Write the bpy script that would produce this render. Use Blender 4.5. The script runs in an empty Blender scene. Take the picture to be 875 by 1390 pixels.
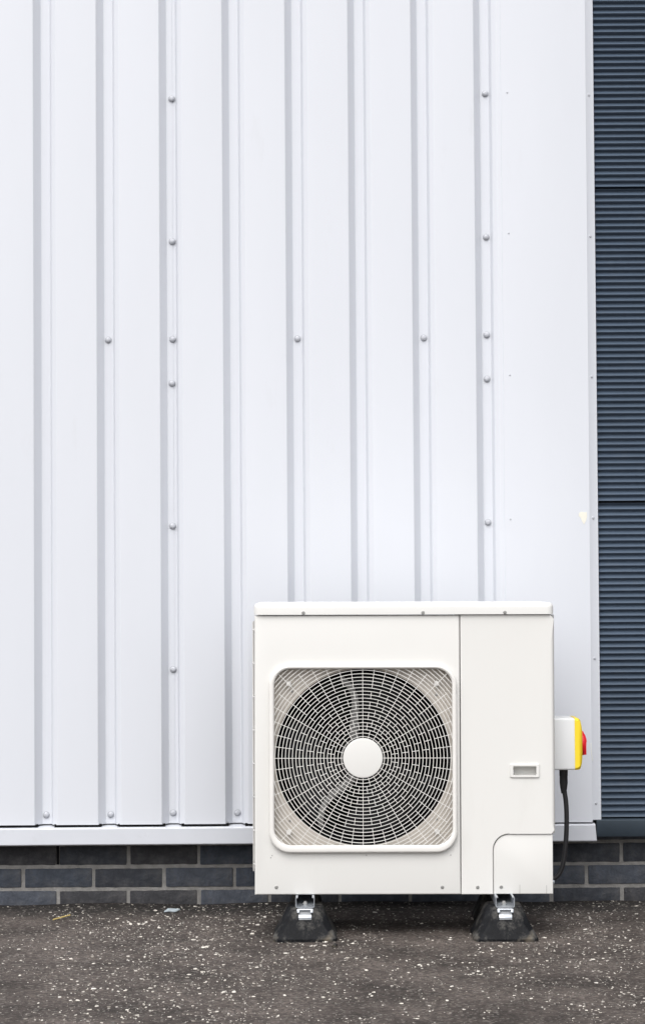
import bpy, bmesh, math, random
from mathutils import Vector, Matrix, noise

random.seed(7)
R = math.radians
scene = bpy.context.scene
COL = scene.collection

# ------------------------------------------------------------------ camera
CAM_H = 1.0651
cam_data = bpy.data.cameras.new('camera')
cam = bpy.data.objects.new('camera', cam_data)
COL.objects.link(cam)
cam_data.sensor_fit = 'HORIZONTAL'
cam_data.sensor_width = 36.0
cam_data.lens = 2884.0 / 875.0 * 36.0
cam_data.clip_start = 0.1
cam_data.clip_end = 2000.0
_p, _roll = R(1.8), 0.0065
_d = Vector((0, math.cos(_p), math.sin(_p)))
_u = Vector((0, -math.sin(_p), math.cos(_p)))
_r = Vector((1, 0, 0))
_r2 = _r * math.cos(_roll) - _u * math.sin(_roll)
_u2 = _r * math.sin(_roll) + _u * math.cos(_roll)
cam.matrix_world = Matrix(((_r2.x, _u2.x, -_d.x, 0.0),
                           (_r2.y, _u2.y, -_d.y, -7.0),
                           (_r2.z, _u2.z, -_d.z, CAM_H),
                           (0, 0, 0, 1)))
scene.camera = cam

# ------------------------------------------------------------------ overcast daylight
SUN_DIR = Vector((-0.20, -0.66, 1.00)).normalized()      # towards the sun: behind the camera, upper left
SUN_EL = math.asin(SUN_DIR.z)
SUN_AZ = math.atan2(SUN_DIR.x, SUN_DIR.y)
world = bpy.data.worlds.new('World')
scene.world = world
world.use_nodes = True
wn, wl = world.node_tree.nodes, world.node_tree.links
wn.clear()
sky = wn.new('ShaderNodeTexSky')
sky.sky_type = 'NISHITA'
sky.sun_disc = False
sky.sun_elevation = SUN_EL
sky.sun_rotation = SUN_AZ
sky.air_density = 1.0
sky.dust_density = 4.0
sky.ozone_density = 1.0
hsv = wn.new('ShaderNodeHueSaturation')
hsv.inputs['Saturation'].default_value = 0.22            # cloud takes the blue out of the sky
bg = wn.new('ShaderNodeBackground')
bg.inputs['Strength'].default_value = 0.12
wo = wn.new('ShaderNodeOutputWorld')
wl.new(sky.outputs[0], hsv.inputs['Color'])
wl.new(hsv.outputs[0], bg.inputs['Color'])
wl.new(bg.outputs[0], wo.inputs['Surface'])

sun_data = bpy.data.lights.new('sun', 'SUN')
sun_data.energy = 0.9
sun_data.angle = R(80)
sun_data.color = (1.0, 0.975, 0.94)
sun = bpy.data.objects.new('sun', sun_data)
COL.objects.link(sun)
sun.rotation_euler = (-SUN_DIR).to_track_quat('-Z', 'Y').to_euler()

scene.render.filter_size = 1.1
scene.view_settings.view_transform = 'Standard'
scene.view_settings.look = 'None'
scene.view_settings.gamma = 1.0
scene.view_settings.exposure = 0.95
scene.view_settings.use_curve_mapping = False

# ------------------------------------------------------------------ materials
def mat(name, color, rough=0.5, metallic=0.0, spec=0.5, var=0.0, var_scale=3.0, bump=0.0, bump_scale=200.0,
        tint=None, tint_scale=6.0, tint_lo=0.55, tint_hi=0.75, tint_amt=0.0, coat=0.0, stretch=None):
    m = bpy.data.materials.new(name)
    m.use_nodes = True
    n, l = m.node_tree.nodes, m.node_tree.links
    b = n['Principled BSDF']
    b.inputs['Base Color'].default_value = (*color, 1)
    b.inputs['Roughness'].default_value = rough
    b.inputs['Metallic'].default_value = metallic
    b.inputs['Specular IOR Level'].default_value = spec
    b.inputs['Coat Weight'].default_value = coat
    tc = n.new('ShaderNodeTexCoord')
    src = tc.outputs['Object']
    if stretch:
        mp = n.new('ShaderNodeMapping'); mp.inputs['Scale'].default_value = stretch
        l.new(src, mp.inputs['Vector']); src = mp.outputs[0]
    last = None
    if var > 0:
        t = n.new('ShaderNodeTexNoise'); t.inputs['Scale'].default_value = var_scale
        t.inputs['Detail'].default_value = 8; t.inputs['Roughness'].default_value = 0.62
        l.new(src, t.inputs['Vector'])
        r = n.new('ShaderNodeValToRGB')
        r.color_ramp.elements[0].position = 0.3; r.color_ramp.elements[1].position = 0.7
        r.color_ramp.elements[0].color = (*[c * (1 - var) for c in color], 1)
        r.color_ramp.elements[1].color = (*[min(1, c * (1 + var)) for c in color], 1)
        l.new(t.outputs['Fac'], r.inputs[0]); last = r.outputs[0]
    if tint is not None:
        t = n.new('ShaderNodeTexNoise'); t.inputs['Scale'].default_value = tint_scale
        t.inputs['Detail'].default_value = 10; t.inputs['Roughness'].default_value = 0.7
        l.new(src, t.inputs['Vector'])
        r = n.new('ShaderNodeMapRange')
        r.inputs['From Min'].default_value = tint_lo; r.inputs['From Max'].default_value = tint_hi
        r.inputs['To Max'].default_value = tint_amt
        l.new(t.outputs['Fac'], r.inputs['Value'])
        mx = n.new('ShaderNodeMix'); mx.data_type = 'RGBA'
        l.new(r.outputs[0], mx.inputs['Factor'])
        if last: l.new(last, mx.inputs['A'])
        else: mx.inputs['A'].default_value = (*color, 1)
        mx.inputs['B'].default_value = (*tint, 1)
        last = mx.outputs['Result']
    if last: l.new(last, b.inputs['Base Color'])
    if bump > 0:
        t = n.new('ShaderNodeTexNoise'); t.inputs['Scale'].default_value = bump_scale
        t.inputs['Detail'].default_value = 6
        l.new(src, t.inputs['Vector'])
        bp = n.new('ShaderNodeBump'); bp.inputs['Strength'].default_value = bump
        bp.inputs['Distance'].default_value = 0.004
        l.new(t.outputs['Fac'], bp.inputs['Height']); l.new(bp.outputs[0], b.inputs['Normal'])
    return m

M = {}
M['clad'] = mat('white_coated_steel', (0.60, 0.62, 0.665), 0.45, spec=0.45, var=0.025, var_scale=1.6, bump=0.10, bump_scale=2.6,
                tint=(0.44, 0.44, 0.44), tint_scale=9, tint_lo=0.62, tint_hi=0.85, tint_amt=0.25, stretch=(1, 1, 0.25))
M['flash'] = mat('white_flashing', (0.565, 0.585, 0.63), 0.45, spec=0.45, var=0.03, var_scale=5, bump=0.06, bump_scale=4,
                 tint=(0.36, 0.36, 0.36), tint_scale=22, tint_lo=0.6, tint_hi=0.85, tint_amt=0.35)
M['cap'] = mat('fastener_cap', (0.42, 0.435, 0.47), 0.4, var=0.06, var_scale=60)
M['washer'] = mat('fastener_washer', (0.24, 0.25, 0.265), 0.5)
M['dark'] = mat('slate_blue_coated_steel', (0.060, 0.085, 0.122), 0.42, spec=0.5, var=0.10, var_scale=2.2, bump=0.08, bump_scale=3, tint=(0.12, 0.13, 0.14), tint_scale=14, tint_lo=0.55, tint_hi=0.85, tint_amt=0.3)
M['darkf'] = mat('slate_blue_flashing', (0.036, 0.050, 0.066), 0.45, spec=0.4, var=0.08, var_scale=8)
M['void'] = mat('dark_gap', (0.008, 0.008, 0.009), 0.9, spec=0.1)
M['board'] = mat('backing', (0.03, 0.03, 0.032), 0.9, spec=0.1)
M['unit'] = mat('cream_white_paint', (0.665, 0.66, 0.640), 0.40, spec=0.4, var=0.010, var_scale=4, bump=0.03, bump_scale=350,
                tint=(0.48, 0.455, 0.41), tint_scale=9, tint_lo=0.58, tint_hi=0.9, tint_amt=0.25, stretch=(1, 1, 0.22))
M['lid'] = mat('cream_white_lid_paint', (0.68, 0.677, 0.66), 0.38, spec=0.4, var=0.010, var_scale=5)
M['grille'] = mat('cream_grille_plastic', (0.70, 0.688, 0.662), 0.45, spec=0.4, var=0.02, var_scale=30)
M['bell'] = mat('cream_fan_plate', (0.53, 0.49, 0.44), 0.5, spec=0.35, var=0.05, var_scale=18,
                tint=(0.30, 0.275, 0.24), tint_scale=25, tint_lo=0.6, tint_hi=0.85, tint_amt=0.4)
M['fan'] = mat('black_fan_plastic', (0.005, 0.005, 0.0055), 0.5, spec=0.2, var=0.2, var_scale=12)
M['blade_edge'] = mat('grey_blade_edge_highlight', (0.155, 0.152, 0.147), 0.45, var=0.3, var_scale=25)
M['inside'] = mat('black_interior', (0.006, 0.006, 0.0065), 0.9, spec=0.05)
M['screw'] = mat('dull_screw_steel', (0.32, 0.32, 0.31), 0.45, metallic=0.6)
M['zinc'] = mat('zinc_plated_steel', (0.46, 0.49, 0.53), 0.36, metallic=0.7, var=0.12, var_scale=70)
def rubber():
    m = mat('black_rubber', (0.0065, 0.007, 0.0085), 0.6, spec=0.14, var=0.35, var_scale=35, bump=0.45, bump_scale=160,
            tint=(0.17, 0.163, 0.15), tint_scale=11, tint_lo=0.47, tint_hi=0.66, tint_amt=0.75)
    n, l = m.node_tree.nodes, m.node_tree.links
    b = n['Principled BSDF']; prev = b.inputs['Base Color'].links[0].from_socket
    tc = n.new('ShaderNodeTexCoord'); sx = n.new('ShaderNodeSeparateXYZ'); l.new(tc.outputs['Object'], sx.inputs[0])
    t = n.new('ShaderNodeTexNoise'); t.inputs['Scale'].default_value = 24; t.inputs['Detail'].default_value = 8
    l.new(tc.outputs['Object'], t.inputs['Vector'])
    k = n.new('ShaderNodeMath'); k.operation = 'MULTIPLY_ADD'; k.inputs[1].default_value = -0.15; l.new(t.outputs['Fac'], k.inputs[0]); l.new(sx.outputs['Z'], k.inputs[2])
    r = n.new('ShaderNodeMapRange'); r.inputs['From Min'].default_value = -0.072; r.inputs['From Max'].default_value = -0.100; r.inputs['To Max'].default_value = 0.7
    l.new(k.outputs[0], r.inputs['Value'])
    mx = n.new('ShaderNodeMix'); mx.data_type = 'RGBA'; l.new(r.outputs[0], mx.inputs['Factor'])
    l.new(prev, mx.inputs['A']); mx.inputs['B'].default_value = (0.12, 0.100, 0.074, 1)       # dried mud splashed along the bottom edge
    l.new(mx.outputs['Result'], b.inputs['Base Color'])
    return m
M['rubber'] = rubber()
M['grey_box'] = mat('light_grey_plastic', (0.70, 0.71, 0.715), 0.42, var=0.01, var_scale=10)
M['yellow'] = mat('yellow_plastic', (0.88, 0.64, 0.03), 0.38)
M['red'] = mat('red_plastic', (0.74, 0.012, 0.024), 0.35)
M['cable'] = mat('black_cable', (0.014, 0.014, 0.016), 0.42, var=0.1, var_scale=40)
M['mortar'] = mat('grey_mortar', (0.26, 0.252, 0.242), 0.92, spec=0.2, var=0.22, var_scale=30, bump=0.9, bump_scale=180,
                  tint=(0.10, 0.095, 0.09), tint_scale=9, tint_lo=0.52, tint_hi=0.8, tint_amt=0.6)
M['paper'] = mat('cream_sticker_paper', (0.70, 0.685, 0.605), 0.7, var=0.05, var_scale=60)
M['scuff'] = mat('white_sealant', (0.75, 0.75, 0.72), 0.6)
M['straw'] = mat('dry_straw', (0.46, 0.35, 0.12), 0.7, var=0.15, var_scale=60)
M['plastic_scrap'] = mat('pale_plastic_scrap', (0.34, 0.39, 0.42), 0.45, var=0.1, var_scale=80)
BR = [mat('blue_brick_%s' % s, c, 0.66, spec=0.3, var=0.34, var_scale=34, bump=0.9, bump_scale=120,
          tint=(0.12, 0.115, 0.11), tint_scale=15, tint_lo=0.48, tint_hi=0.75, tint_amt=0.6)
      for s, c in (('a', (0.050, 0.059, 0.077)), ('b', (0.038, 0.042, 0.052)), ('c', (0.060, 0.068, 0.086)), ('d', (0.040, 0.040, 0.045)))]

# asphalt: worn grey-brown bitumen with fine grains and bigger blotches
def asphalt():
    m = bpy.data.materials.new('asphalt'); m.use_nodes = True
    n, l = m.node_tree.nodes, m.node_tree.links
    b = n['Principled BSDF']; b.inputs['Roughness'].default_value = 0.85
    b.inputs['Specular IOR Level'].default_value = 0.3
    tc = n.new('ShaderNodeTexCoord')
    a = n.new('ShaderNodeTexNoise'); a.inputs['Scale'].default_value = 3.4; a.inputs['Detail'].default_value = 10; a.inputs['Roughness'].default_value = 0.62
    g = n.new('ShaderNodeTexNoise'); g.inputs['Scale'].default_value = 210; g.inputs['Detail'].default_value = 5; g.inputs['Roughness'].default_value = 0.8
    v = n.new('ShaderNodeTexVoronoi'); v.inputs['Scale'].default_value = 150
    for t in (a, g, v): l.new(tc.outputs['Object'], t.inputs['Vector'])
    r1 = n.new('ShaderNodeValToRGB'); e = r1.color_ramp.elements
    e[0].position = 0.36; e[1].position = 0.66
    e[0].color = (0.050, 0.041, 0.037, 1); e[1].color = (0.140, 0.118, 0.107, 1)
    l.new(a.outputs['Fac'], r1.inputs[0])
    r2 = n.new('ShaderNodeValToRGB'); e = r2.color_ramp.elements
    e[0].position = 0.35; e[1].position = 0.72
    e[0].color = (0.42, 0.42, 0.42, 1); e[1].color = (1.45, 1.42, 1.38, 1)
    l.new(g.outputs['Fac'], r2.inputs[0])
    mu = n.new('ShaderNodeMix'); mu.data_type = 'RGBA'; mu.blend_type = 'MULTIPLY'; mu.inputs['Factor'].default_value = 1
    l.new(r1.outputs[0], mu.inputs['A']); l.new(r2.outputs[0], mu.inputs['B'])
    # packed aggregate: every stone its own grey
    va = n.new('ShaderNodeTexVoronoi'); va.inputs['Scale'].default_value = 95; l.new(tc.outputs['Object'], va.inputs['Vector'])
    sv = n.new('ShaderNodeSeparateColor'); l.new(va.outputs['Color'], sv.inputs[0])
    ra = n.new('ShaderNodeMapRange'); ra.inputs['To Min'].default_value = 0.55; ra.inputs['To Max'].default_value = 1.5; l.new(sv.outputs[1], ra.inputs['Value'])
    ma = n.new('ShaderNodeMix'); ma.data_type = 'RGBA'; ma.blend_type = 'MULTIPLY'; ma.inputs['Factor'].default_value = 0.8
    l.new(mu.outputs['Result'], ma.inputs['A']); l.new(ra.outputs[0], ma.inputs['B'])
    mu = ma
    # ragged strip of bitumen, damp dirt and painted-in overhang shade along the wall foot
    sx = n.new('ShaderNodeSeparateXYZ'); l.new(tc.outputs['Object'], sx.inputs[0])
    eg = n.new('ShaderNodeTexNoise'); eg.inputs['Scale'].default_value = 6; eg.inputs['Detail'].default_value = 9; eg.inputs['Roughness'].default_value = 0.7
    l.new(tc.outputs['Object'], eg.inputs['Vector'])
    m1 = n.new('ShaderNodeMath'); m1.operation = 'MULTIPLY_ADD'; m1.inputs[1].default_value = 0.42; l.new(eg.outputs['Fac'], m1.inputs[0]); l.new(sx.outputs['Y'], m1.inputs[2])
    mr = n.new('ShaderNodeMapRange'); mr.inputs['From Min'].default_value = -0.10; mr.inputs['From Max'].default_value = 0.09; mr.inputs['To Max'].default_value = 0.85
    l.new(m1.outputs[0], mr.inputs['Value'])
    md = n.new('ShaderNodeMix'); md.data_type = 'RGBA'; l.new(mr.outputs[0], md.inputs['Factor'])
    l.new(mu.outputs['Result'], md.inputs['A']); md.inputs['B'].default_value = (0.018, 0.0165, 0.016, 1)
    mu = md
    # a few pale grains
    r3 = n.new('ShaderNodeMath'); r3.operation = 'GREATER_THAN'; r3.inputs[1].default_value = 0.90
    sp = n.new('ShaderNodeSeparateColor'); l.new(v.outputs['Color'], sp.inputs[0]); l.new(sp.outputs[0], r3.inputs[0])
    mx = n.new('ShaderNodeMix'); mx.data_type = 'RGBA'
    sc = n.new('ShaderNodeMath'); sc.operation = 'MULTIPLY'; sc.inputs[1].default_value = 0.55
    l.new(r3.outputs[0], sc.inputs[0]); l.new(sc.outputs[0], mx.inputs['Factor'])
    l.new(mu.outputs['Result'], mx.inputs['A']); mx.inputs['B'].default_value = (0.24, 0.22, 0.20, 1)
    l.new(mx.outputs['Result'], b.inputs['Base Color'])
    bp = n.new('ShaderNodeBump'); bp.inputs['Strength'].default_value = 1.0; bp.inputs['Distance'].default_value = 0.006
    l.new(g.outputs['Fac'], bp.inputs['Height']); l.new(bp.outputs[0], b.inputs['Normal'])
    return m
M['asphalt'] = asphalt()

def chip_material():
    m = bpy.data.materials.new('stone_chip'); m.use_nodes = True
    n, l = m.node_tree.nodes, m.node_tree.links
    b = n['Principled BSDF']; b.inputs['Roughness'].default_value = 0.7
    at = n.new('ShaderNodeAttribute'); at.attribute_name = 'tone'
    r = n.new('ShaderNodeValToRGB'); e = r.color_ramp.elements
    e[0].position = 0.0; e[0].color = (0.05, 0.047, 0.045, 1)
    e[1].position = 1.0; e[1].color = (0.66, 0.63, 0.575, 1)
    e2 = r.color_ramp.elements.new(0.30); e2.color = (0.26, 0.235, 0.20, 1)
    e3 = r.color_ramp.elements.new(0.55); e3.color = (0.55, 0.52, 0.46, 1)
    l.new(at.outputs['Fac'], r.inputs[0]); l.new(r.outputs[0], b.inputs['Base Color'])
    return m
M['chip'] = chip_material()

# ------------------------------------------------------------------ helpers
def tag(o, label=None, cat=None, group=None, kind=None):
    if label: o['label'] = label
    if cat: o['category'] = cat
    if group: o['group'] = group
    if kind: o['kind'] = kind
    return o

def empty(name, loc=(0, 0, 0), rot=(0, 0, 0)):
    o = bpy.data.objects.new(name, None); COL.objects.link(o)
    o.location = loc; o.rotation_euler = rot; o.empty_display_size = 0.05
    return o

def link(name, me, material, parent=None, loc=(0, 0, 0)):
    o = bpy.data.objects.new(name, me); COL.objects.link(o)
    if material and not me.materials: me.materials.append(material)
    o.parent = parent; o.location = loc
    return o

def finish(bm, name, smooth_angle=28):
    bmesh.ops.recalc_face_normals(bm, faces=bm.faces)
    me = bpy.data.meshes.new(name); bm.to_mesh(me); bm.free()
    if smooth_angle:
        me.polygons.foreach_set('use_smooth', [True] * len(me.polygons))
        me.set_sharp_from_angle(angle=R(smooth_angle))
    return me

def box_bm(bm, x0, x1, y0, y1, z0, z1, bevel=0.0, seg=2):
    mtx = Matrix.Translation(((x0 + x1) / 2, (y0 + y1) / 2, (z0 + z1) / 2)) @ Matrix.Diagonal((x1 - x0, y1 - y0, z1 - z0, 1))
    tmp = bmesh.new()
    bmesh.ops.create_cube(tmp, size=1, matrix=mtx)
    if bevel: bmesh.ops.bevel(tmp, geom=tmp.edges[:], offset=bevel, segments=seg, profile=0.5, affect='EDGES')
    merge(bm, tmp)

def merge(bm, tmp):
    vm = {}
    for v in tmp.verts: vm[v] = bm.verts.new(v.co)
    for f in tmp.faces:
        try: bm.faces.new([vm[v] for v in f.verts])
        except ValueError: pass
    tmp.free()

def box(name, x0, x1, y0, y1, z0, z1, material, parent=None, bevel=0.0, seg=2):
    bm = bmesh.new(); box_bm(bm, x0, x1, y0, y1, z0, z1, bevel, seg)
    return link(name, finish(bm, name), material, parent)

def plate_me(name, outer, holes, y0, y1, bevel=0.0, seg=3, bevel_hole=False):
    """flat plate in the XZ plane with holes; front face at y0, back at y1 (> y0)."""
    bm = bmesh.new(); edges = []; outer_set = set()
    for li, loop in enumerate([outer] + holes):
        vs = [bm.verts.new((x, y0, z)) for x, z in loop]
        es = [bm.edges.new((vs[i], vs[(i + 1) % len(vs)])) for i in range(len(vs))]
        edges += es
        if li == 0 or bevel_hole: outer_set.update(es)
    bmesh.ops.triangle_fill(bm, use_beauty=True, use_dissolve=False, edges=edges, normal=(0, -1, 0))
    front = bm.faces[:]
    ret = bmesh.ops.extrude_face_region(bm, geom=front)
    newv = [g for g in ret['geom'] if isinstance(g, bmesh.types.BMVert)]
    for v in newv: v.co.y = y1
    # extrude moves the new copy; original faces stay as front
    if not any(f.is_valid for f in front): pass
    if bevel:
        be = [e for e in bm.edges if all(abs(v.co.y - y0) < 1e-7 for v in e.verts) and e in outer_set]
        bmesh.ops.bevel(bm, geom=be, offset=bevel, segments=seg, profile=0.5, affect='EDGES')
    return finish(bm, name, 20)

def rrect(x0, x1, z0, z1, r, n=8, which=(1, 1, 1, 1)):
    """rounded rectangle loop; which = (bl, br, tr, tl)."""
    pts = []
    for (cx, cz, a0, on, px, pz) in ((x0 + r, z0 + r, 180, which[0], x0, z0), (x1 - r, z0 + r, 270, which[1], x1, z0),
                                     (x1 - r, z1 - r, 0, which[2], x1, z1), (x0 + r, z1 - r, 90, which[3], x0, z1)):
        if on:
            for i in range(n + 1):
                a = R(a0 + 90 * i / n); pts.append((cx + r * math.cos(a), cz + r * math.sin(a)))
        else: pts.append((px, pz))
    return pts

def lathe_me(name, prof, axis='Y', n=48, close=False):
    """prof: list of (radius, height along axis)."""
    bm = bmesh.new(); rings = []
    for r, h in prof:
        if r < 1e-6:
            p = (0, h, 0) if axis == 'Y' else ((h, 0, 0) if axis == 'X' else (0, 0, h))
            rings.append([bm.verts.new(p)])
        else:
            ring = []
            for i in range(n):
                a = 2 * math.pi * i / n; c, s = r * math.cos(a), r * math.sin(a)
                ring.append(bm.verts.new((c, h, s) if axis == 'Y' else ((h, c, s) if axis == 'X' else (c, s, h))))
            rings.append(ring)
    for a, b in zip(rings, rings[1:] + ([rings[0]] if close else [])):
        for i in range(n):
            j = (i + 1) % n
            if len(a) == 1 and len(b) == 1: continue
            if len(a) == 1: bm.faces.new((a[0], b[i], b[j]))
            elif len(b) == 1: bm.faces.new((a[i], a[j], b[0]))
            else: bm.faces.new((a[i], a[j], b[j], b[i]))
    return finish(bm, name, 35)

def tube_bm(bm, pts, radii, n=12):
    pts = [Vector(p) for p in pts]; rings = []
    for i, p in enumerate(pts):
        t = (pts[min(i + 1, len(pts) - 1)] - pts[max(i - 1, 0)]).normalized()
        ref = Vector((0, 1, 0)) if abs(t.y) < 0.9 else Vector((1, 0, 0))
        a = t.cross(ref).normalized(); b = t.cross(a).normalized()
        r = radii[i] if isinstance(radii, (list, tuple)) else radii
        rings.append([bm.verts.new(p + (a * math.cos(2 * math.pi * k / n) + b * math.sin(2 * math.pi * k / n)) * r) for k in range(n)])
    for a, b in zip(rings, rings[1:]):
        for k in range(n): bm.faces.new((a[k], a[(k + 1) % n], b[(k + 1) % n], b[k]))
    bm.faces.new(rings[0][::-1]); bm.faces.new(rings[-1])

def smooth_path(pts, m=6):
    out = []; P = [Vector(p) for p in pts]
    for i in range(len(P) - 1):
        p0, p1, p2, p3 = P[max(i - 1, 0)], P[i], P[i + 1], P[min(i + 2, len(P) - 1)]
        for k in range(m):
            t = k / m
            out.append(0.5 * ((2 * p1) + (p2 - p0) * t + (2 * p0 - 5 * p1 + 4 * p2 - p3) * t * t + (3 * p1 - p0 - 3 * p2 + p3) * t ** 3))
    out.append(P[-1]); return out

def fillet(poly, r, n=3):
    out = [Vector(poly[0])]
    for i in range(1, len(poly) - 1):
        a, b, c = Vector(poly[i - 1]), Vector(poly[i]), Vector(poly[i + 1])
        da, dc = (a - b), (c - b)
        k = min(r, da.length * 0.45, dc.length * 0.45)
        p, q = b + da.normalized() * k, b + dc.normalized() * k
        for j in range(n + 1):
            t = j / n; out.append(p * (1 - t) ** 2 + b * 2 * t * (1 - t) + q * t * t)
    out.append(Vector(poly[-1])); return out

def strip_me(name, prof, z0, z1, thick=0.0012, nz=1):
    """sheet bent along prof (x, y) and running from z0 to z1; a thin closed skin behind it."""
    bm = bmesh.new(); n = len(prof); front, back = [], []
    nor = []
    for i in range(n):
        t = (prof[min(i + 1, n - 1)] - prof[max(i - 1, 0)]).normalized()
        nor.append(Vector((-t.y, t.x)))
    for k in range(nz + 1):
        z = z0 + (z1 - z0) * k / nz
        front.append([bm.verts.new((p.x, p.y, z)) for p in prof])
        back.append([bm.verts.new((p.x + m.x * thick, p.y + m.y * thick, z)) for p, m in zip(prof, nor)])
    for k in range(nz):
        for i in range(n - 1):
            bm.faces.new((front[k][i], front[k][i + 1], front[k + 1][i + 1], front[k + 1][i]))
            bm.faces.new((back[k][i + 1], back[k][i], back[k + 1][i], back[k + 1][i + 1]))
    for i in range(n - 1):
        bm.faces.new((front[0][i + 1], front[0][i], back[0][i], back[0][i + 1]))
        bm.faces.new((front[-1][i], front[-1][i + 1], back[-1][i + 1], back[-1][i]))
    for k in range(nz):
        bm.faces.new((front[k][0], front[k + 1][0], back[k + 1][0], back[k][0]))
        bm.faces.new((front[k + 1][-1], front[k][-1], back[k][-1], back[k + 1][-1]))
    return finish(bm, name, 40)

# ------------------------------------------------------------------ ground
def ground_z(x, y):
    if y > 0.3 or y < -6 or abs(x) > 6: return 0.0
    f = max(0.0, min(1.0, (6 - abs(x)) / 2)) * max(0.0, min(1.0, (y + 6) / 2))
    z = 0.0025 * noise.noise(Vector((x * 2.2, y * 2.2, 3.1))) + 0.0014 * noise.noise(Vector((x * 9, y * 9, 1.7)))
    z += 0.007 * math.exp(-((y + 0.0) / 0.05) ** 2) * (0.6 + noise.noise(Vector((x * 3.5, 0, 5))))   # bitumen run up against the brick
    return z * f

def build_ground():
    xs = [-300, -60, -20, -10, -6] + [-3 + 0.03 * i for i in range(201)] + [6, 10, 20, 60, 300]
    ys = [-300, -60, -20, -10, -6, -4] + [-3 + 0.03 * i for i in range(105)] + [0.3, 5, 20, 60, 300]
    xs = sorted(set(round(v, 4) for v in xs)); ys = sorted(set(round(v, 4) for v in ys))
    verts = [(x, y, ground_z(x, y)) for y in ys for x in xs]
    nx = len(xs)
    faces = [(j * nx + i, j * nx + i + 1, (j + 1) * nx + i + 1, (j + 1) * nx + i) for j in range(len(ys) - 1) for i in range(nx - 1)]
    me = bpy.data.meshes.new('ground'); me.from_pydata(verts, [], faces)
    me.polygons.foreach_set('use_smooth', [True] * len(faces))
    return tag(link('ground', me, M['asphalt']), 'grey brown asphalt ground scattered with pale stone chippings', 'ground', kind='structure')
build_ground()

# ------------------------------------------------------------------ brick plinth
def build_bricks():
    root = empty('brick_plinth', (0, 0, 0))
    tag(root, 'low blue-grey brick wall with pale mortar under the metal cladding', 'wall')
    X0, X1 = -3.2, 3.2
    box('mortar', X0, X1, 0.0035, 0.21, -0.12, 0.268, M['mortar'], root)
    L, H = 0.231, 0.0725
    variants = []
    for k in range(8):
        bm = bmesh.new()
        box_bm(bm, -(L - 0.0115) / 2, (L - 0.0115) / 2, 0, 0.10, -(H - 0.0115) / 2, (H - 0.0115) / 2, 0.0035, 2)
        long_e = [e for e in bm.edges if abs(e.verts[0].co.x - e.verts[1].co.x) > 0.1]
        bmesh.ops.subdivide_edges(bm, edges=long_e, cuts=9, use_grid_fill=True)
        for v in bm.verts:
            q = v.co * 38 + Vector((k * 7.3, 0, 0))
            v.co += Vector((noise.noise(q) * 0.0014, noise.noise(q + Vector((9, 2, 1))) * 0.0016, noise.noise(q + Vector((1, 8, 3))) * 0.0022))
        variants.append(finish(bm, 'brick', 30))
        variants[-1].materials.append(BR[k % 4])
    courses = [(-0.0935, 0), (-0.0205, 1), (0.0520, 0), (0.1248, 1), (0.1975, 0)]
    rnd = random.Random(3)
    for zb, off in courses[1:]:
        x = (-0.9896 + (0.1145 if off else 0)) - 10 * L
        zc = zb + H / 2
        while x < X1 - L:
            if x > X0 - 0.02:
                me = rnd.choice(variants)
                b = link('brick', me, None, root, (x + L / 2 + rnd.uniform(-.0012, .0012), rnd.uniform(-.0015, .001), zc + rnd.uniform(-.001, .001)))
                b.rotation_euler = (0, rnd.uniform(-.003, .003), rnd.uniform(-.003, .003))
            x += L
    box('weep_hole', -0.8795, -0.8705, -0.0012, 0.03, 0.1330, 0.193, M['void'], root)
build_bricks()

# ------------------------------------------------------------------ white profiled cladding
PITCH, V0 = 0.20567, -0.9000
YV, YP = -0.070, -0.102
ZB, ZT = 0.2740, 5.2
def valley(k): return V0 + PITCH * k
HF, HS = 0.0150, 0.0368

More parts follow.
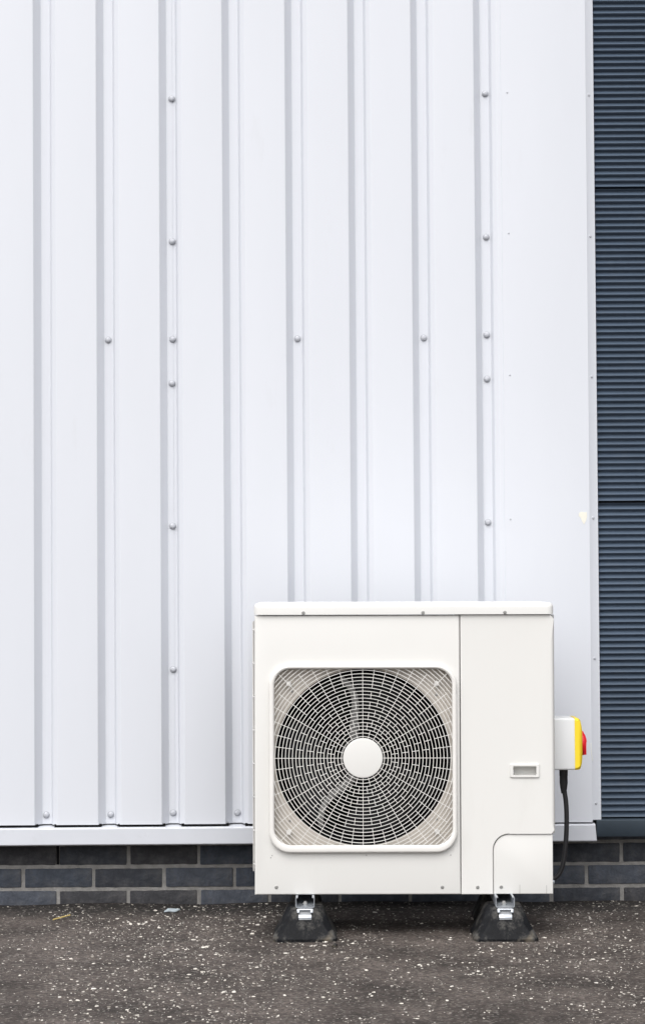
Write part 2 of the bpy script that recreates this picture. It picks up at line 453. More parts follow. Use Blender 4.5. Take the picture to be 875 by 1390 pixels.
def build_cladding():
    root = empty('cladding_wall', (0, 0, 0))
    tag(root, 'tall white ribbed metal cladding wall with capped fasteners in its valleys', 'wall')
    box('backing', -3.2, 0.86, -0.056, 0.20, 0.2735, 5.2, M['board'], root)
    def sheet(k0, k1, lift):
        prof = [(valley(k0) - (0.012 if lift else -0.004) + 0.0, YV - lift)]
        for k in range(k0, k1 + 1):
            c = valley(k)
            if k > k0: prof += [(c - HS, YP - lift), (c - HF, YV - lift)]
            if k == k1: break
            prof += [(c + HF, YV - lift), (c + HF + .0062, YV - .0215 - lift), (c + HS + .001, YP - lift)]
        prof += [(valley(k1) + 0.004, YV - lift)]
        pf = [Vector(p) for p in fillet([Vector(p) for p in prof], 0.0026, 4)]
        link('cladding_sheet', strip_me('cladding_sheet', pf, ZB, ZT), M['clad'], root)
    sheet(-10, -3, 0.0)
    sheet(-3, 2, 0.0016)
    sheet(2, 7, 0.0)
    c = valley(7)
    pf = fillet([Vector(p) for p in [(c - 0.012, YV - .0016), (c + HF, YV - .0016), (c + HF + .0062, YV - .0231), (c + HS + .001, YP - .0016), (c + 0.15, YP - .0016)]], 0.0026, 4)
    link('cladding_sheet', strip_me('cladding_sheet', pf, ZB, ZT), M['clad'], root)

    for k in range(-10, 8):                              # black foam closers under the pans
        box('foam_filler', valley(k) + HS - .010, min(valley(k + 1) - HS + .010, 0.862), YP + .0015, YP + .020, 0.2600, 0.2760, M['void'], root)

    # rivets: domed cap on a dark washer
    bm = bmesh.new()
    cap = lathe_me('rivet', [(0.0100, -0.0016), (0.0100, -0.0028), (0.0092, -0.0031), (0.0084, -0.0052), (0.0066, -0.0070), (0.0034, -0.0080), (0.0, -0.0083)], n=20)
    bm.free()
    cap.materials.append(M['cap'])
    wsh = lathe_me('washer', [(0.0, -0.0002), (0.0108, -0.0002), (0.0108, -0.0016), (0.0, -0.0017)], n=20)
    wsh.materials.append(M['washer'])
    rnd = random.Random(11)
    def rivet(k, z, dx=None):
        lift = 0.0018 if -3 <= k <= 2 or k == 7 else 0.0
        o = link('rivet', cap, None, root, (valley(k) + (rnd.uniform(-.0025, .0025) if dx is None else dx), YV - lift - 0.0004, z))
        o.rotation_euler = (rnd.uniform(-.08, .08), rnd.uniform(0, 6), rnd.uniform(-.08, .08))
        link('washer', wsh, None, o)
    for z in (0.773, 1.240, 1.707, 1.8516, 2.1732, 2.6439, 3.11, 3.58):
        rivet(2, z, 0.0025 if z > 1.8 else 0.0); rivet(-3, z)
    for z in (0.778, 1.2455, 1.7146, 1.8594, 2.1810, 2.6542, 3.12, 3.59): rivet(7, z, 0.0 + 0.002 * (z - 1.5))
    for k in (-8, -6, -4, -2, 1, 4, 6): rivet(k, 1.8508)
    for k in range(-9, 8): rivet(k, 0.3055 + rnd.uniform(-.002, .002))

    # drip flashing along the bottom: face, ledge and bottom return
    prof = [Vector(p) for p in [(-0.052, 0.276), (-0.058, 0.2695), (-0.115, 0.2640), (-0.118, 0.2610), (-0.118, 0.2125), (-0.1155, 0.2095), (-0.085, 0.2120)]]
    bm = bmesh.new(); ends = []
    xs = [-3.2 + 0.1 * i for i in range(41)] + [0.873]
    rows = []
    for i, x in enumerate(xs):
        w = 0.0009 * noise.noise(Vector((x * 1.7, 0, 0)))
        row = []
        for y, z in prof:
            xx = x + (0.004 * (0.264 - z) / 0.05 if i == len(xs) - 1 else 0)
            row.append(bm.verts.new((xx, y, z + w + (0.004 * (x + 1) / 2 if -1 < x else 0) * 0.8)))
        rows.append(row)
    for a, b in zip(rows, rows[1:]):
        for i in range(len(prof) - 1): bm.faces.new((a[i], a[i + 1], b[i + 1], b[i]))
    bm.faces.new(rows[-1])
    o = link('drip_flashing', finish(bm, 'drip_flashing', 12), M['flash'], root)

    # corner flashing: flat face, folded edge leaning back to the dark wall
    def cflash(x0a, x0b, xa, xb, za, zb):
        bm = bmesh.new(); rows = []
        for t in range(11):
            f = t / 10; z = za + (zb - za) * f
            xi = 0.8652 + 0.0034 * min(1.0, (z - 0.27) / 2.63)
            p = [(x0a, YP + .003), (x0a + .001, YP - .004), (x0a + .008, YP - .0046), (xi - .003, YP - .0046), (xi, YP - .0040),
                 (xi + 0.0015, YP - .0026), (0.8945, -0.0945), (0.8955, -0.0930), (0.8955, -0.0450)]
            rows.append([bm.verts.new((x, y, z + (0.007 if (t == 0 and x > 0.866) else 0))) for x, y in p])
        for a, b in zip(rows, rows[1:]):
            for i in range(len(a) - 1): bm.faces.new((a[i], a[i + 1], b[i + 1], b[i]))
        return finish(bm, 'corner_flashing', 25)
    cf = link('corner_flashing', cflash(0.590, 0, 0, 0, 0.2725, 5.2), M['clad'], root)
    sc = lathe_me('rivet', [(0.0030, 0.0), (0.0030, -0.0008), (0.0020, -0.0016), (0.0, -0.0019)], n=12); sc.materials.append(M['cap'])
    for x, z in ((0.6123, 2.188), (0.6116, 1.7237), (0.6096, 1.2538), (0.6116, 2.65), (0.611, 0.79)):
        link('rivet', sc, None, cf, (x, YP - .0046, z))
    sc2 = lathe_me('rivet', [(0.0046, 0.0), (0.0046, -0.0012), (0.003, -0.0028), (0.0, -0.0032)], n=12); sc2.materials.append(M['cap'])
    for x, z in ((0.8785, 2.6412), (0.8785, 2.177), (0.8785, 1.7172), (0.8785, 1.2569), (0.8785, 0.8009), (0.8785, 0.3326)):
        o = link('rivet', sc2, None, cf, (x, -0.1004, z)); o.rotation_euler = (0, 0, R(19))
    # torn sticker remnant and a sealant smear
    pts = [(-0.012, 0.016), (-0.004, 0.020), (0.006, 0.018), (0.0135, 0.019), (0.014, 0.004), (0.010, -0.010), (0.004, -0.021), (-0.002, -0.012), (-0.006, 0.0), (-0.013, 0.006)]
    link('sticker_remnant', plate_me('sticker_remnant', pts, [], -0.0006, 0.0), M['paper'], cf, (0.8440, YP - .0047, 1.2571))
    bm = bmesh.new()
    tube_bm(bm, smooth_path([(0.8630, -0.1068, 0.528), (0.8634, -0.1068, 0.505), (0.8655, -0.1065, 0.485), (0.8685, -0.1040, 0.470)], 4), 0.0016, 6)
    link('sealant_smear', finish(bm, 'sealant_smear'), M['scuff'], cf)
build_cladding()

# ------------------------------------------------------------------ dark micro-ribbed wall
def build_dark_wall():
    root = empty('ribbed_wall', (0, 0, 0))
    tag(root, 'dark slate-blue wall of horizontal fine-ribbed metal panels beside the white cladding', 'wall')
    X0, X1 = 0.885, 3.2
    box('backing', 0.897, X1, -0.060, 0.20, 0.285, 5.2, M['board'], root)
    seams = [0.2830, 1.3095, 2.3387, 3.3679, 4.3971]
    NR = 50
    def panel(z0, z1):
        g = 0.0035; a, b = z0 + g, z1 - g
        p = (b - a) / NR; y1, y0 = -0.0855, -0.0715
        prof = [(-0.062, a), (y1 + 0.002, a)]
        for i in range(NR):
            z = a + p * i
            prof += [(y1, z + p * 0.02), (y0, z + p * 0.64), (y0, z + p * 0.67), (y1, z + p * 0.99)]
        prof += [(y1 + .002, b), (-0.062, b)]
        # flip so that each rib's long upper flank looks up at the sky and its under flank down at the ground
        bm = bmesh.new()
        r0 = [bm.verts.new((X0, y, z)) for y, z in prof]; r1 = [bm.verts.new((X1, y, z)) for y, z in prof]
        for i in range(len(prof) - 1): bm.faces.new((r0[i], r0[i + 1], r1[i + 1], r1[i]))
        bm.faces.new(r0); bm.faces.new(r1[::-1])
        link('ribbed_panel', finish(bm, 'ribbed_panel', 25), M['dark'], root)
    for a, b in zip(seams, seams[1:]): panel(a, b)
    # bottom flashing of the dark wall
    prof = [(-0.055, 0.2830), (-0.098, 0.2790), (-0.1005, 0.2765), (-0.1005, 0.2270), (-0.098, 0.2240), (-0.070, 0.2255)]
    bm = bmesh.new()
    r0 = [bm.verts.new((0.8790, y, z)) for y, z in prof]; r1 = [bm.verts.new((X1, y, z)) for y, z in prof]
    for i in range(len(prof) - 1): bm.faces.new((r0[i], r0[i + 1], r1[i + 1], r1[i]))
    link('drip_flashing', finish(bm, 'drip_flashing', 40), M['darkf'], root)
build_dark_wall()

# ------------------------------------------------------------------ air conditioning unit
UX, UY, UZ = 0.2365, -0.660, 0.1255
def build_unit():
    u = empty('air_conditioning_unit', (UX, UY, UZ), (0, 0.0040, 0))
    tag(u, 'cream white outdoor air conditioning unit with round fan grille on two rubber support blocks', 'air conditioner')
    HW, HT, DP = 0.4445, 0.8295, 0.330
    hx, hz = -0.1228, 0.4050                       # fan centre
    ox0, ox1, oz0, oz1 = -0.3862, 0.1424, 0.1470, 0.6705   # opening
    # front fan panel
    outer = [(-HW, 0.0), (0.1662, 0.0), (0.1662, HT), (-HW, HT)]
    link('front_panel', plate_me('front_panel', outer, [rrect(ox0 - .006, ox1 + .006, oz0 - .008, oz1 + .004, 0.052, 8)], 0.0, 0.022, 0.005, 3), M['unit'], u)
    # left edge return of the front panel, base tray, back and coil
    box('corner_post', -HW + 0.0004, -HW + 0.012, 0.022, 0.060, 0.004, HT - .002, M['unit'], u, 0.001)
    box('corner_post', -HW + 0.0004, -HW + 0.012, DP - 0.03, DP, 0.004, HT - .002, M['unit'], u, 0.001)
    box('base_tray', -HW + 0.003, 0.2580, 0.0225, DP, -0.002, 0.045, M['unit'], u, 0.002)
    coil = box('coil', -HW + 0.014, 0.160, DP - 0.045, DP - 0.008, 0.046, HT - .004, M['inside'], u)
    box('coil', -HW + 0.014, -HW + 0.040, 0.060, DP - 0.046, 0.046, HT - .004, M['inside'], u)
    box('partition', 0.1605, 0.1655, 0.0225, DP - 0.008, 0.046, HT - .004, M['inside'], u)
    # service panel on the right: wraps round the side, cut away for the pipe cover
    cx, cz, cr = 0.2640, 0.1770, 0.048
    loop = [(0.1685, 0.0), (cx - .0016, 0.0)]
    for i in range(9):
        a = R(180 - 90 * i / 8); loop.append((cx - .0016 + cr + cr * math.cos(a), cz + .0016 - cr + cr * math.sin(a)))
    loop += [(HW + .004, cz + .0016), (HW + .004, HT), (0.1685, HT)]
    hx0, hx1, hz0, hz1 = 0.3235, 0.3925, 0.3530, 0.3795
    me = plate_me('service_panel', loop, [rrect(hx0, hx1, hz0, hz1, 0.003, 2)], 0.0, DP, 0.0, 3)
    bm = bmesh.new(); bm.from_mesh(me)
    be = [e for e in bm.edges if all(abs(v.co.y) < 1e-6 and abs(v.co.x - HW - .004) < 1e-5 for v in e.verts)]
    bmesh.ops.bevel(bm, geom=be, offset=0.012, segments=6, profile=0.5, affect='EDGES')
    be = [e for e in bm.edges if len(e.link_faces) == 2 and e.calc_face_angle(0) > 1.4 and all(abs(v.co.y) < 1e-6 for v in e.verts) and e.verts[0].co.x < HW - .02
          and not any(hx0 - .01 < v.co.x < hx1 + .01 and hz0 - .01 < v.co.z < hz1 + .01 for v in e.verts)]
    bmesh.ops.bevel(bm, geom=be, offset=0.0022, segments=2, profile=0.5, affect='EDGES')
    me2 = finish(bm, 'service_panel', 22); me2.materials.append(M['unit'])
    sp = link('service_panel', me2, None, u)
    # handle: raised rim, hollow behind
    h = link('handle', plate_me('handle', rrect(0.3140, 0.4015, 0.3455, 0.3870, 0.005, 4), [rrect(hx0, hx1, hz0, hz1, 0.003, 2)], -0.0045, -0.0003, 0.002, 2), M['unit'], u)
    box('handle_hollow', hx0 - .0005, hx1 + .0005, 0.030, 0.034, hz0 - .0005, hz1 + .0005, M['unit'], h)
    # pipe cover, set back a little from the service panel
    loop = [(cx, 0.0)]
    for i in range(9):
        a = R(180 - 90 * i / 8); loop.append((cx + cr + cr * math.cos(a), cz - cr + cr * math.sin(a)))
    loop += [(HW - .0035, cz), (HW - .0035, 0.0)]
    pc = link('pipe_cover', plate_me('pipe_cover', loop, [], 0.0045, DP - .004, 0.003, 3), M['unit'], u)
    box('slit', 0.3415, 0.3424, 0.0038, 0.006, 0.0015, 0.028, M['screw'], pc)
    box('slit', 0.4210, 0.4220, 0.0038, 0.006, 0.0015, 0.026, M['screw'], pc)
    box('pipe_bolt', HW - .005, HW + .004, 0.030, 0.040, 0.026, 0.036, M['zinc'], pc, 0.002)
    # lid
    bm = bmesh.new()
    tmp = bmesh.new()
    mtx = Matrix.Translation((0, DP / 2 - .002, HT + .0195)) @ Matrix.Diagonal((2 * HW + .004, DP + .012, 0.0350, 1))
    bmesh.ops.create_cube(tmp, size=1, matrix=mtx)
    ve = [e for e in tmp.edges if abs(e.verts[0].co.z - e.verts[1].co.z) > 0.01]
    bmesh.ops.bevel(tmp, geom=ve, offset=0.020, segments=6, profile=0.5, affect='EDGES')
    te = [e for e in tmp.edges if all(v.co.z > HT + .03 for v in e.verts) and len(e.link_faces) == 2 and e.calc_face_angle(0) > 1.0]
    bmesh.ops.bevel(tmp, geom=te, offset=0.014, segments=6, profile=0.5, affect='EDGES')
    merge(bm, tmp)
    lid = link('lid', finish(bm, 'lid', 30), M['lid'], u)
    # screws
    sm = lathe_me('screw', [(0.0052, 0.0), (0.0052, -0.0010), (0.0040, -0.0020), (0.0016, -0.0021), (0.0012, -0.0012), (0.0, -0.0012)], n=16)
    sm.materials.append(M['screw'])
    for x, z, y in ((-0.2988, HT + .0075, -.0082), (0.0569, HT + .0075, -.0082), (0.3007, HT + .0075, -.0082),
                    (-0.3805, 0.0225, 0), (0.1117, 0.0215, 0), (0.2166, 0.0210, 0), (0.2866, 0.0210, 0.0045)):
        link('screw', sm, None, u, (x, y, z))
    sm2 = lathe_me('screw', [(0.0018, 0.0), (0.0015, -0.0008), (0.0, -0.001)], n=8); sm2.materials.append(M['screw'])
    for x, z in ((-0.393, 0.1165), (-0.113, 0.1165), (0.137, 0.1165), (-0.397, 0.1100)):
        link('screw', sm2, None, u, (x, 0, z))
    # coil guard wires down the left side, standing a little proud of it
    gb = empty('coil_guard'); gb.parent = u
    bm = bmesh.new()
    for y in (0.075, 0.135, 0.195, 0.255, 0.315): tube_bm(bm, [(-HW - .006, y, 0.06), (-HW - .007, y, HT - .02)], 0.0016, 6)
    link('guard_upright', finish(bm, 'guard_upright'), M['grille'], gb)
    for i in range(8):
        z = 0.085 + i * 0.1
        bm = bmesh.new()
        tube_bm(bm, smooth_path([(-HW + .002, 0.045, z), (-HW - .0055, 0.062, z), (-HW - .0050, 0.15, z), (-HW - .0050, 0.30, z), (-HW + .002, 0.322, z)], 3), 0.0020, 6)
        link('guard_wire', finish(bm, 'guard_wire'), M['grille'], gb)
    # recessed cream plate with round fan opening, bellmouth
    rb = 0.2635
    circ = [(hx + rb * math.cos(2 * math.pi * i / 96), hz + rb * math.sin(2 * math.pi * i / 96)) for i in range(96)]
    PY = 0.032
    bell = link('fan_plate', plate_me('fan_plate', [(-HW + .012, 0.050), (0.1600, 0.050), (0.1600, 0.78), (-HW + .012, 0.78)], [circ], PY, PY + .002), M['bell'], u)
    bm_me = lathe_me('bellmouth', [(rb - .0002, PY + .0022), (rb - .004, PY + .008), (rb - .0055, PY + .018), (rb - .0055, PY + .165)], n=96)
    link('bellmouth', bm_me, M['inside'], bell, (hx, 0, hz))  # black stands for shade inside the cream bell; tube lengthened to stop bounce
    pm = lathe_me('mounting_boss', [(0.0075, PY), (0.0075, 0.006), (0.0, 0.005)], n=16); pm.materials.append(M['grille'])
    for a in (45, 135, 225, 315):
        link('mounting_boss', pm, None, bell, (hx + 0.312 * math.cos(R(a)), 0, hz + 0.312 * math.sin(R(a))))
    sp_ = lathe_me('screw', [(0.0035, PY), (0.0035, PY - .002), (0.0, PY - .0025)], n=10); sp_.materials.append(M['screw'])
    for a in (40, 137, 221, 320):
        link('screw', sp_, None, bell, (hx + 0.288 * math.cos(R(a)), 0, hz + 0.288 * math.sin(R(a))))
    # fan
    fan = empty('fan', (hx, 0.0, hz)); fan.parent = u
    fan.location = (hx, 0, hz)
    link('fan_hub', lathe_me('fan_hub', [(0.0, 0.060), (0.050, 0.060), (0.060, 0.066), (0.062, 0.075), (0.062, 0.135), (0.0, 0.136)], n=40), M['fan'], fan)
    def blade(a0):
        bm = bmesh.new(); NR_, NA = 14, 16; grid = []
        for i in range(NR_ + 1):
            r = 0.058 + (0.244 - 0.058) * i / NR_
            t = i / NR_; row = []
            span = R(58 + 34 * t); sweep = R(-6 + 16 * math.sin(t * 2.6))
            for j in range(NA + 1):
                f = j / NA
                a = R(a0) + sweep + span * f
                y = 0.062 + 0.068 * f + 0.010 * math.sin(f * 3.14) - 0.006 * t
                row.append(bm.verts.new((r * math.sin(a), y, r * math.cos(a))))
            grid.append(row)
        for i in range(NR_):
            for j in range(NA): bm.faces.new((grid[i][j], grid[i + 1][j], grid[i + 1][j + 1], grid[i][j + 1]))
        o = link('fan_blade', finish(bm, 'fan_blade', 60), M['fan'], fan)
        so = o.modifiers.new('thickness', 'SOLIDIFY'); so.thickness = 0.003; so.offset = 0
        # rolled leading edge; on two blades a lighter grey paints in the highlight
        bm = bmesh.new(); pts, rad = [], []
        for i in range(NR_ + 1):
            r = 0.058 + (0.244 - 0.058) * i / NR_; t = i / NR_
            a = R(a0) + R(-6 + 16 * math.sin(t * 2.6)) + 0.01
            pts.append((r * math.sin(a), 0.0615 - 0.006 * t, r * math.cos(a))); rad.append(0.0135 - 0.0055 * t)
        tube_bm(bm, pts, rad, 10)
        for v in bm.verts: v.co.y = 0.060 + (v.co.y - 0.060) * 0.45
        link('leading_edge', finish(bm, 'leading_edge', 60), M['blade_edge'] if a0 != 102 else M['fan'], fan)
    for a0 in (-18, 102, 208): blade(a0)
    # grille: surround, rings, spokes, centre disc
    gr = empty('fan_grille'); gr.parent = u
    sur = plate_me('surround', rrect(-0.4012, 0.1560, 0.1252, 0.6815, 0.062, 12),
                   [rrect(ox0, ox1, oz0, oz1, 0.050, 12)], -0.0170, -0.0003, 0.007, 4, True)
    link('surround', sur, M['grille'], gr)
    box('screw_cover', 0, 0.001, 0.0, 0.001, 0, 0.001, M['grille'], gr) if False else None
    def inside(x, z, m=0.0):
        x0, x1, z0, z1, r = ox0 - m, ox1 + m, oz0 - m, oz1 + m, 0.050
        if not (x0 < x < x1 and z0 < z < z1): return False
        for qx, qz, sx, sz in ((x0 + r, z0 + r, -1, -1), (x1 - r, z0 + r, 1, -1), (x1 - r, z1 - r, 1, 1), (x0 + r, z1 - r, -1, 1)):
            if (x - qx) * sx > 0 and (z - qz) * sz > 0 and math.hypot(x - qx, z - qz) > r: return False
        return True
    RP = 0.01038; R0 = 0.0641
    radii = [R0 + RP * i for i in range(29)]
    HWR = 0.00092
    NSEG = 180
    def ring_point(r, i):
        a = 2 * math.pi * i / NSEG
        return inside(hx + r * math.cos(a), hz + r * math.sin(a), 0.004)
    def arc(r, idx, closed):
        bm = bmesh.new(); secs = []
        for i in idx:
            a = 2 * math.pi * i / NSEG; c, s = math.cos(a), math.sin(a)
            secs.append([bm.verts.new((hx + rr * c, y, hz + rr * s)) for rr, y in ((r - HWR, -.0085), (r + HWR, -.0085), (r + HWR * .8, -.0058), (r - HWR * .8, -.0058))])
        for p, q in zip(secs, secs[1:] + ([secs[0]] if closed else [])):
            for k in range(4): bm.faces.new((p[k], p[(k + 1) % 4], q[(k + 1) % 4], q[k]))
        link('ring' if closed else 'ring_arc', finish(bm, 'ring', 45), M['grille'], gr)
    for r in radii:
        ok = [ring_point(r, i) for i in range(NSEG)]
        if all(ok): arc(r, list(range(NSEG)), True); continue
        st = ok.index(False); run = []
        for q in range(1, NSEG + 1):
            i = (st + q) % NSEG
            if ok[i]: run.append(i)
            else:
                if len(run) > 1: arc(r, run, False)
                run = []
    # spokes stand every 7.5 degrees; only each fourth runs right through, the others come in staggered short lengths
    short = {7.5: [(2, 4), (5, 7), (8, 10), (11, 13), (14, 24)], 15.0: [(-.4, 2), (3, 5), (6, 8), (9, 11), (12, 14), (15, 28)]}
    short[22.5] = short[7.5]; short[0.0] = [(-.4, 28)]
    for sec in range(12):
        for off, spans in short.items():
            a = R(90 - (sec * 30 + off)); c, s = math.cos(a), math.sin(a)
            for i0, i1 in spans:
                ra, rb_ = R0 + RP * i0, R0 + RP * i1
                while rb_ > ra and not inside(hx + rb_ * c, hz + rb_ * s, 0.004): rb_ -= 0.002
                if rb_ - ra < 0.004: continue
                bm = bmesh.new(); w = 0.00075; vs = []
                for r in (ra, rb_):
                    for sx, y in ((-1, -.0081), (1, -.0081), (1, -.0060), (-1, -.0060)):
                        vs.append(bm.verts.new((hx + r * c - s * w * sx, y, hz + r * s + c * w * sx)))
                for k in range(4): bm.faces.new((vs[k], vs[(k + 1) % 4], vs[4 + (k + 1) % 4], vs[4 + k]))
                bm.faces.new(vs[:4]); bm.faces.new(vs[4:][::-1])
                link('spoke', finish(bm, 'spoke', 30), M['grille'], gr)
    link('centre_disc', lathe_me('centre_disc', [(0.0, -.0105), (0.050, -.0102), (0.0575, -.0092), (0.0592, -.0070), (0.0592, -.0015), (0.0, -.0012)], n=64), M['unit'], gr, (hx, 0, hz))
build_unit()

# ------------------------------------------------------------------ rubber feet
def build_foot(cx, label, y0, tint):
    root = empty('support_block', (cx, y0, 0.0))
    tag(root, label, 'support block', 'rubber support blocks under the unit')
    L = 0.51
    def ring(bm, hw, ya, yb, z, ch):
        pts = [(-hw + ch, ya), (hw - ch, ya), (hw, ya + ch), (hw, yb - ch), (hw - ch, yb), (-hw + ch, yb), (-hw, yb - ch), (-hw, ya + ch)]
        return [bm.verts.new((x, y, z)) for x, y in pts]
    BL = 0.20
    bm = bmesh.new()
    lv = [(0.0935, 0.0, BL, -0.004, 0.012), (0.0940, -0.001, BL + .001, 0.009, 0.013), (0.0915, 0.002, BL - .002, 0.0135, 0.015),
          (0.0690, 0.020, BL - .020, 0.0550, 0.019), (0.0525, 0.036, BL - .036, 0.0930, 0.019), (0.0480, 0.041, BL - .041, 0.0970, 0.018)]
    rs = [ring(bm, *a) for a in lv]
    for a, b in zip(rs, rs[1:]):
        for i in range(8): bm.faces.new((a[i], a[(i + 1) % 8], b[(i + 1) % 8], b[i]))
    bm.faces.new(rs[0][::-1]); bm.faces.new(rs[-1])
    bmesh.ops.bevel(bm, geom=[e for e in bm.edges if e.calc_face_angle(0) > 0.5], offset=0.0025, segments=2, profile=0.5, affect='EDGES')
    me = finish(bm, 'rubber_block', 30)
    link('rubber_block', me, M['rubber'], root)
    rear = link('rubber_block', me, None, root, (0, L, 0)); rear.rotation_euler = (0, 0, math.pi); rear.scale = (0.70, 1, 1)
    # steel channel let into the top, open upwards
    w, t = 0.0280, 0.0022; zb, zt = 0.0955, 0.1262
    prof = fillet([Vector(p) for p in ((-w + .007, zt), (-w, zt), (-w, zb), (w, zb), (w, zt), (w - .007, zt))], 0.006, 4)
    inner = fillet([Vector(p) for p in ((-w + .007, zt - t), (-w + t, zt - t), (-w + t, zb + t), (w - t, zb + t), (w - t, zt - t), (w - .007, zt - t))], 0.004, 4)
    bm = bmesh.new(); loops = []
    for y in (0.034, L - .034):
        loops.append(([bm.verts.new((p.x, y, p.y)) for p in prof], [bm.verts.new((p.x, y, p.y)) for p in inner]))
    (o0, i0), (o1, i1) = loops; n = len(o0)
    for k in range(n - 1):
        bm.faces.new((o0[k], o0[k + 1], o1[k + 1], o1[k])); bm.faces.new((i0[k], i0[k + 1], i1[k + 1], i1[k]))
        bm.faces.new((o0[k], o0[k + 1], i0[k + 1], i0[k])); bm.faces.new((o1[k], o1[k + 1], i1[k + 1], i1[k]))
    for k in (0, n - 1): bm.faces.new((o0[k], i0[k], i1[k], o1[k]))
    link('steel_channel', finish(bm, 'steel_channel', 40), M['zinc'], root)
    # end clip bent over the sloping front face: two ears, a bar and a tongue
    cl = empty('clip', (0, 0.0275, 0.0735), (R(-24), 0, 0)); cl.parent = root
    bm = bmesh.new()
    box_bm(bm, -0.0190, 0.0190, -0.0030, 0.0, -0.0080, 0.0020, 0.0008)
    link('clip_tongue', finish(bm, 'clip_tongue'), M['zinc'], cl)
    for s in (-1, 1):
        bm = bmesh.new(); box_bm(bm, s * 0.0195 - 0.0040, s * 0.0195 + 0.0040, -0.008, 0.0, 0.0065, 0.0195, 0.0020)
        link('clip_ear', finish(bm, 'clip_ear'), M['zinc'], cl)
    bm = bmesh.new(); tube_bm(bm, [(-0.0200, -0.006, 0.0165), (0.0200, -0.006, 0.0165)], 0.0030, 10)
    link('clip_bar', finish(bm, 'clip_bar'), M['zinc'], cl)
    bm = bmesh.new(); box_bm(bm, -0.0185, 0.0185, -0.0012, 0.0004, -0.0125, 0.0230, 0.0004)
    link('clip_plate', finish(bm, 'clip_plate'), M['washer'], cl)
    link('bolt', lathe_me('bolt', [(0.0, -0.008), (0.006, -0.007), (0.0075, -0.004), (0.0075, 0.0)], n=6), M['screw'], root, (0, 0.085, zb + t + .004))
    return root
build_foot(-0.0590, 'dusty black rubber support block with steel channel under the fan side', -0.7440, 0)
build_foot(0.5285, 'black rubber support block with steel channel under the pipe cover side', -0.7640, 1)

# ------------------------------------------------------------------ isolator switch and its cable
def build_isolator():
    XS = UX + 0.4445 + 0.0045
    root = empty('isolator_switch', (XS, -0.500, 0.482))
    tag(root, 'grey isolator switch box with yellow cover and red knob on the unit side', 'switch')
    bm = bmesh.new()
    box_bm(bm, 0.0, 0.0745, -0.062, 0.062, 0.0, 0.1560, 0.006, 4)
    link('switch_box', finish(bm, 'switch_box', 40), M['grey_box'], root)
    # cover tapering towards its face
    bm = bmesh.new(); rings = []
    for x, hy, z0, z1, ch in ((0.0720, 0.0624, -0.0004, 0.1564, 0.006), (0.0830, 0.0622, 0.0002, 0.1556, 0.008), (0.0900, 0.0600, 0.0030, 0.1500, 0.012), (0.0950, 0.0540, 0.0170, 0.1340, 0.016), (0.0965, 0.046, 0.0280, 0.1230, 0.014)):
        pts = [(-hy + ch, z0), (hy - ch, z0), (hy, z0 + ch), (hy, z1 - ch), (hy - ch, z1), (-hy + ch, z1), (-hy, z1 - ch), (-hy, z0 + ch)]
        rings.append([bm.verts.new((x, y, z)) for y, z in pts])
    for a, b in zip(rings, rings[1:]):
        for i in range(8): bm.faces.new((a[i], a[(i + 1) % 8], b[(i + 1) % 8], b[i]))
    bm.faces.new(rings[0][::-1]); bm.faces.new(rings[-1])
    link('yellow_cover', finish(bm, 'yellow_cover', 35), M['yellow'], root)
    kn = link('red_knob', lathe_me('red_knob', [(0.0, 0.0960), (0.0375, 0.0960), (0.0380, 0.1010), (0.0350, 0.1050), (0.0, 0.1055)], 'X', 40), M['red'], root, (0, 0, 0.0765))
    bm = bmesh.new()
    prof = [(0.097, 0.0360), (0.1045, 0.0325), (0.1100, 0.0240), (0.1135, 0.0120), (0.1140, 0.0040), (0.1118, 0.0015), (0.1130, -0.0345), (0.0970, -0.0365)]
    sides = [[bm.verts.new((x, y, z)) for x, z in prof] for y in (-0.0125, 0.0125)]
    for i in range(len(prof)): bm.faces.new((sides[0][i], sides[0][(i + 1) % len(prof)], sides[1][(i + 1) % len(prof)], sides[1][i]))
    bm.faces.new(sides[0]); bm.faces.new(sides[1][::-1])
    bmesh.ops.bevel(bm, geom=bm.edges[:], offset=0.0012, segments=2, profile=0.5, affect='EDGES')
    link('knob_grip', finish(bm, 'knob_grip', 40), M['red'], kn)
    # cable with its gland
    c = empty('power_cable', (0.7283, -0.500, 0.482))
    tag(c, 'black power cable hanging from the isolator switch down to the unit', 'cable')
    g = lathe_me('cable_gland', [(0.0, 0.0), (0.0130, 0.0), (0.0130, -0.022), (0.0122, -0.024), (0.0126, -0.044), (0.0105, -0.060), (0.0078, -0.076), (0.0, -0.078)], 'Z', 20)
    go = link('cable_gland', g, M['cable'], c, (0.001, 0, 0))
    bm = bmesh.new()
    P = [(0.0012, 0, -0.055), (0.0045, 0, -0.080), (0.0075, 0.0, -0.105), (0.0090, 0.0, -0.150), (0.0066, 0.0, -0.215), (0.0, 0.0, -0.272), (-0.0100, 0.0, -0.310), (-0.026, 0.0, -0.331), (-0.050, 0.0, -0.338), (-0.075, 0.002, -0.339)]
    tube_bm(bm, smooth_path(P, 5), 0.0073, 14)
    link('cable_sheath', finish(bm, 'cable_sheath', 60), M['cable'], c)
build_isolator()

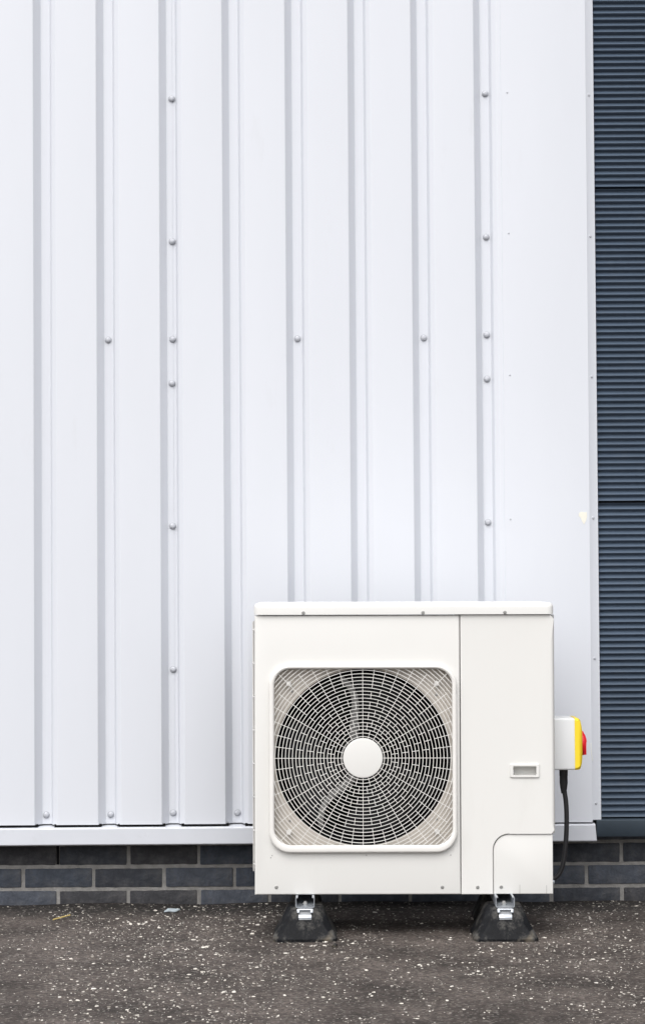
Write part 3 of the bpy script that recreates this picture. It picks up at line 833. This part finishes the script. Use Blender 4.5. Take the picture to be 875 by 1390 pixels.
# ------------------------------------------------------------------ loose bits on the ground
def litter():
    bm = bmesh.new()
    tube_bm(bm, smooth_path([(-0.8495, -0.325, 0.005), (-0.828, -0.300, 0.0075), (-0.803, -0.270, 0.0105)], 4), 0.0022, 6)
    tag(link('straw', finish(bm, 'straw'), M['straw']), 'dry yellow straw lying on the asphalt near the brick wall', 'straw')
    bm = bmesh.new()
    pts = [(-0.024, -0.004, .005), (-0.008, -0.012, .009), (0.012, -0.010, .006), (0.026, 0.003, .011), (0.010, 0.012, .008), (-0.012, 0.010, .012)]
    top = [bm.verts.new((-0.4904 + x, -0.1645 + y, z)) for x, y, z in pts]; low = [bm.verts.new((-0.4904 + x * 1.02, -0.1645 + y * 1.02, z - .0035)) for x, y, z in pts]
    bm.faces.new(top); bm.faces.new(low[::-1])
    for i in range(6): bm.faces.new((top[i], top[(i + 1) % 6], low[(i + 1) % 6], low[i]))
    tag(link('plastic_scrap', finish(bm, 'plastic_scrap', 0), M['plastic_scrap']), 'small pale blue-grey plastic scrap by the brick wall', 'litter')
    bm = bmesh.new()
    bmesh.ops.create_icosphere(bm, subdivisions=1, radius=1)
    for v in bm.verts: v.co = Vector((0.0269 + v.co.x * .010 * (1 + .3 * noise.noise(v.co * 2)), -0.835 + v.co.y * .007, 0.005 + v.co.z * .0075 * (1 + .4 * v.co.x)))
    tag(link('rubber_crumb', finish(bm, 'rubber_crumb', 0), M['rubber']), 'small black rubber crumb on the asphalt by the dusty foot', 'litter')
litter()

def chips():
    rnd = random.Random(21); verts, faces, tones = [], [], []
    def add(x, y, s, tone):
        n = rnd.choice((4, 5, 5, 6)); a0 = rnd.uniform(0, 6.28); h = s * rnd.uniform(.12, .32)
        el = rnd.uniform(.3, .85); base = len(verts); z = ground_z(x, y)
        tx, ty = rnd.uniform(-.25, .25), rnd.uniform(-.25, .25)
        ang = rnd.uniform(0, 3.14); ca, sa = math.cos(ang), math.sin(ang)
        for lev, k in ((z - .001, 1.0), (z + h, .72)):
            for i in range(n):
                a = a0 + 6.283 * i / n; rr = s * k * rnd.uniform(.75, 1.15)
                u, w = rr * math.cos(a), rr * math.sin(a) * el
                px, py = u * ca - w * sa, u * sa + w * ca
                verts.append((x + px, y + py, lev + (px * tx + py * ty if k < 1 else 0)))
        faces.append(tuple(base + n + i for i in range(n)))
        for i in range(n): faces.append((base + i, base + (i + 1) % n, base + n + (i + 1) % n, base + n + i))
        tones.extend([tone] * (n + 1))
    count = 0
    while count < 31000:
        x, y = rnd.uniform(-3, 3), -rnd.random() * 3.1 + 0.0
        if y > -0.008: continue
        d = 0.45 + 0.8 * noise.noise(Vector((x * 1.3, y * 1.6, 8.0))) + 0.7 * noise.noise(Vector((x * 7, y * 7, 4.0)))
        if y > -0.30: d *= 0.75 + 0.9 * noise.noise(Vector((x * 3, y * 5, 2.0)))
        for fx, fy in ((-0.059, -0.75), (0.5285, -0.77)):
            d += 0.5 * math.exp(-(((x - fx) / .14) ** 2 + ((y - fy) / .05) ** 2))
        d += 0.7 * math.exp(-(((x + 0.50) / .22) ** 2 + ((y + 0.33) / .10) ** 2))
        if rnd.random() > d: continue
        t = rnd.random()
        tone = rnd.uniform(.66, 1.0) if t < .46 else (rnd.uniform(.25, .6) if t < .72 else rnd.uniform(0, .2))
        s = min(0.0090, rnd.lognormvariate(-5.92, .48))
        add(x, y, s, tone); count += 1
    me = bpy.data.meshes.new('stone_chippings'); me.from_pydata(verts, [], faces)
    at = me.attributes.new('tone', 'FLOAT', 'FACE'); at.data.foreach_set('value', tones)
    tag(link('stone_chippings', me, M['chip']), 'pale stone chippings strewn over the asphalt', 'gravel', kind='stuff')
chips()
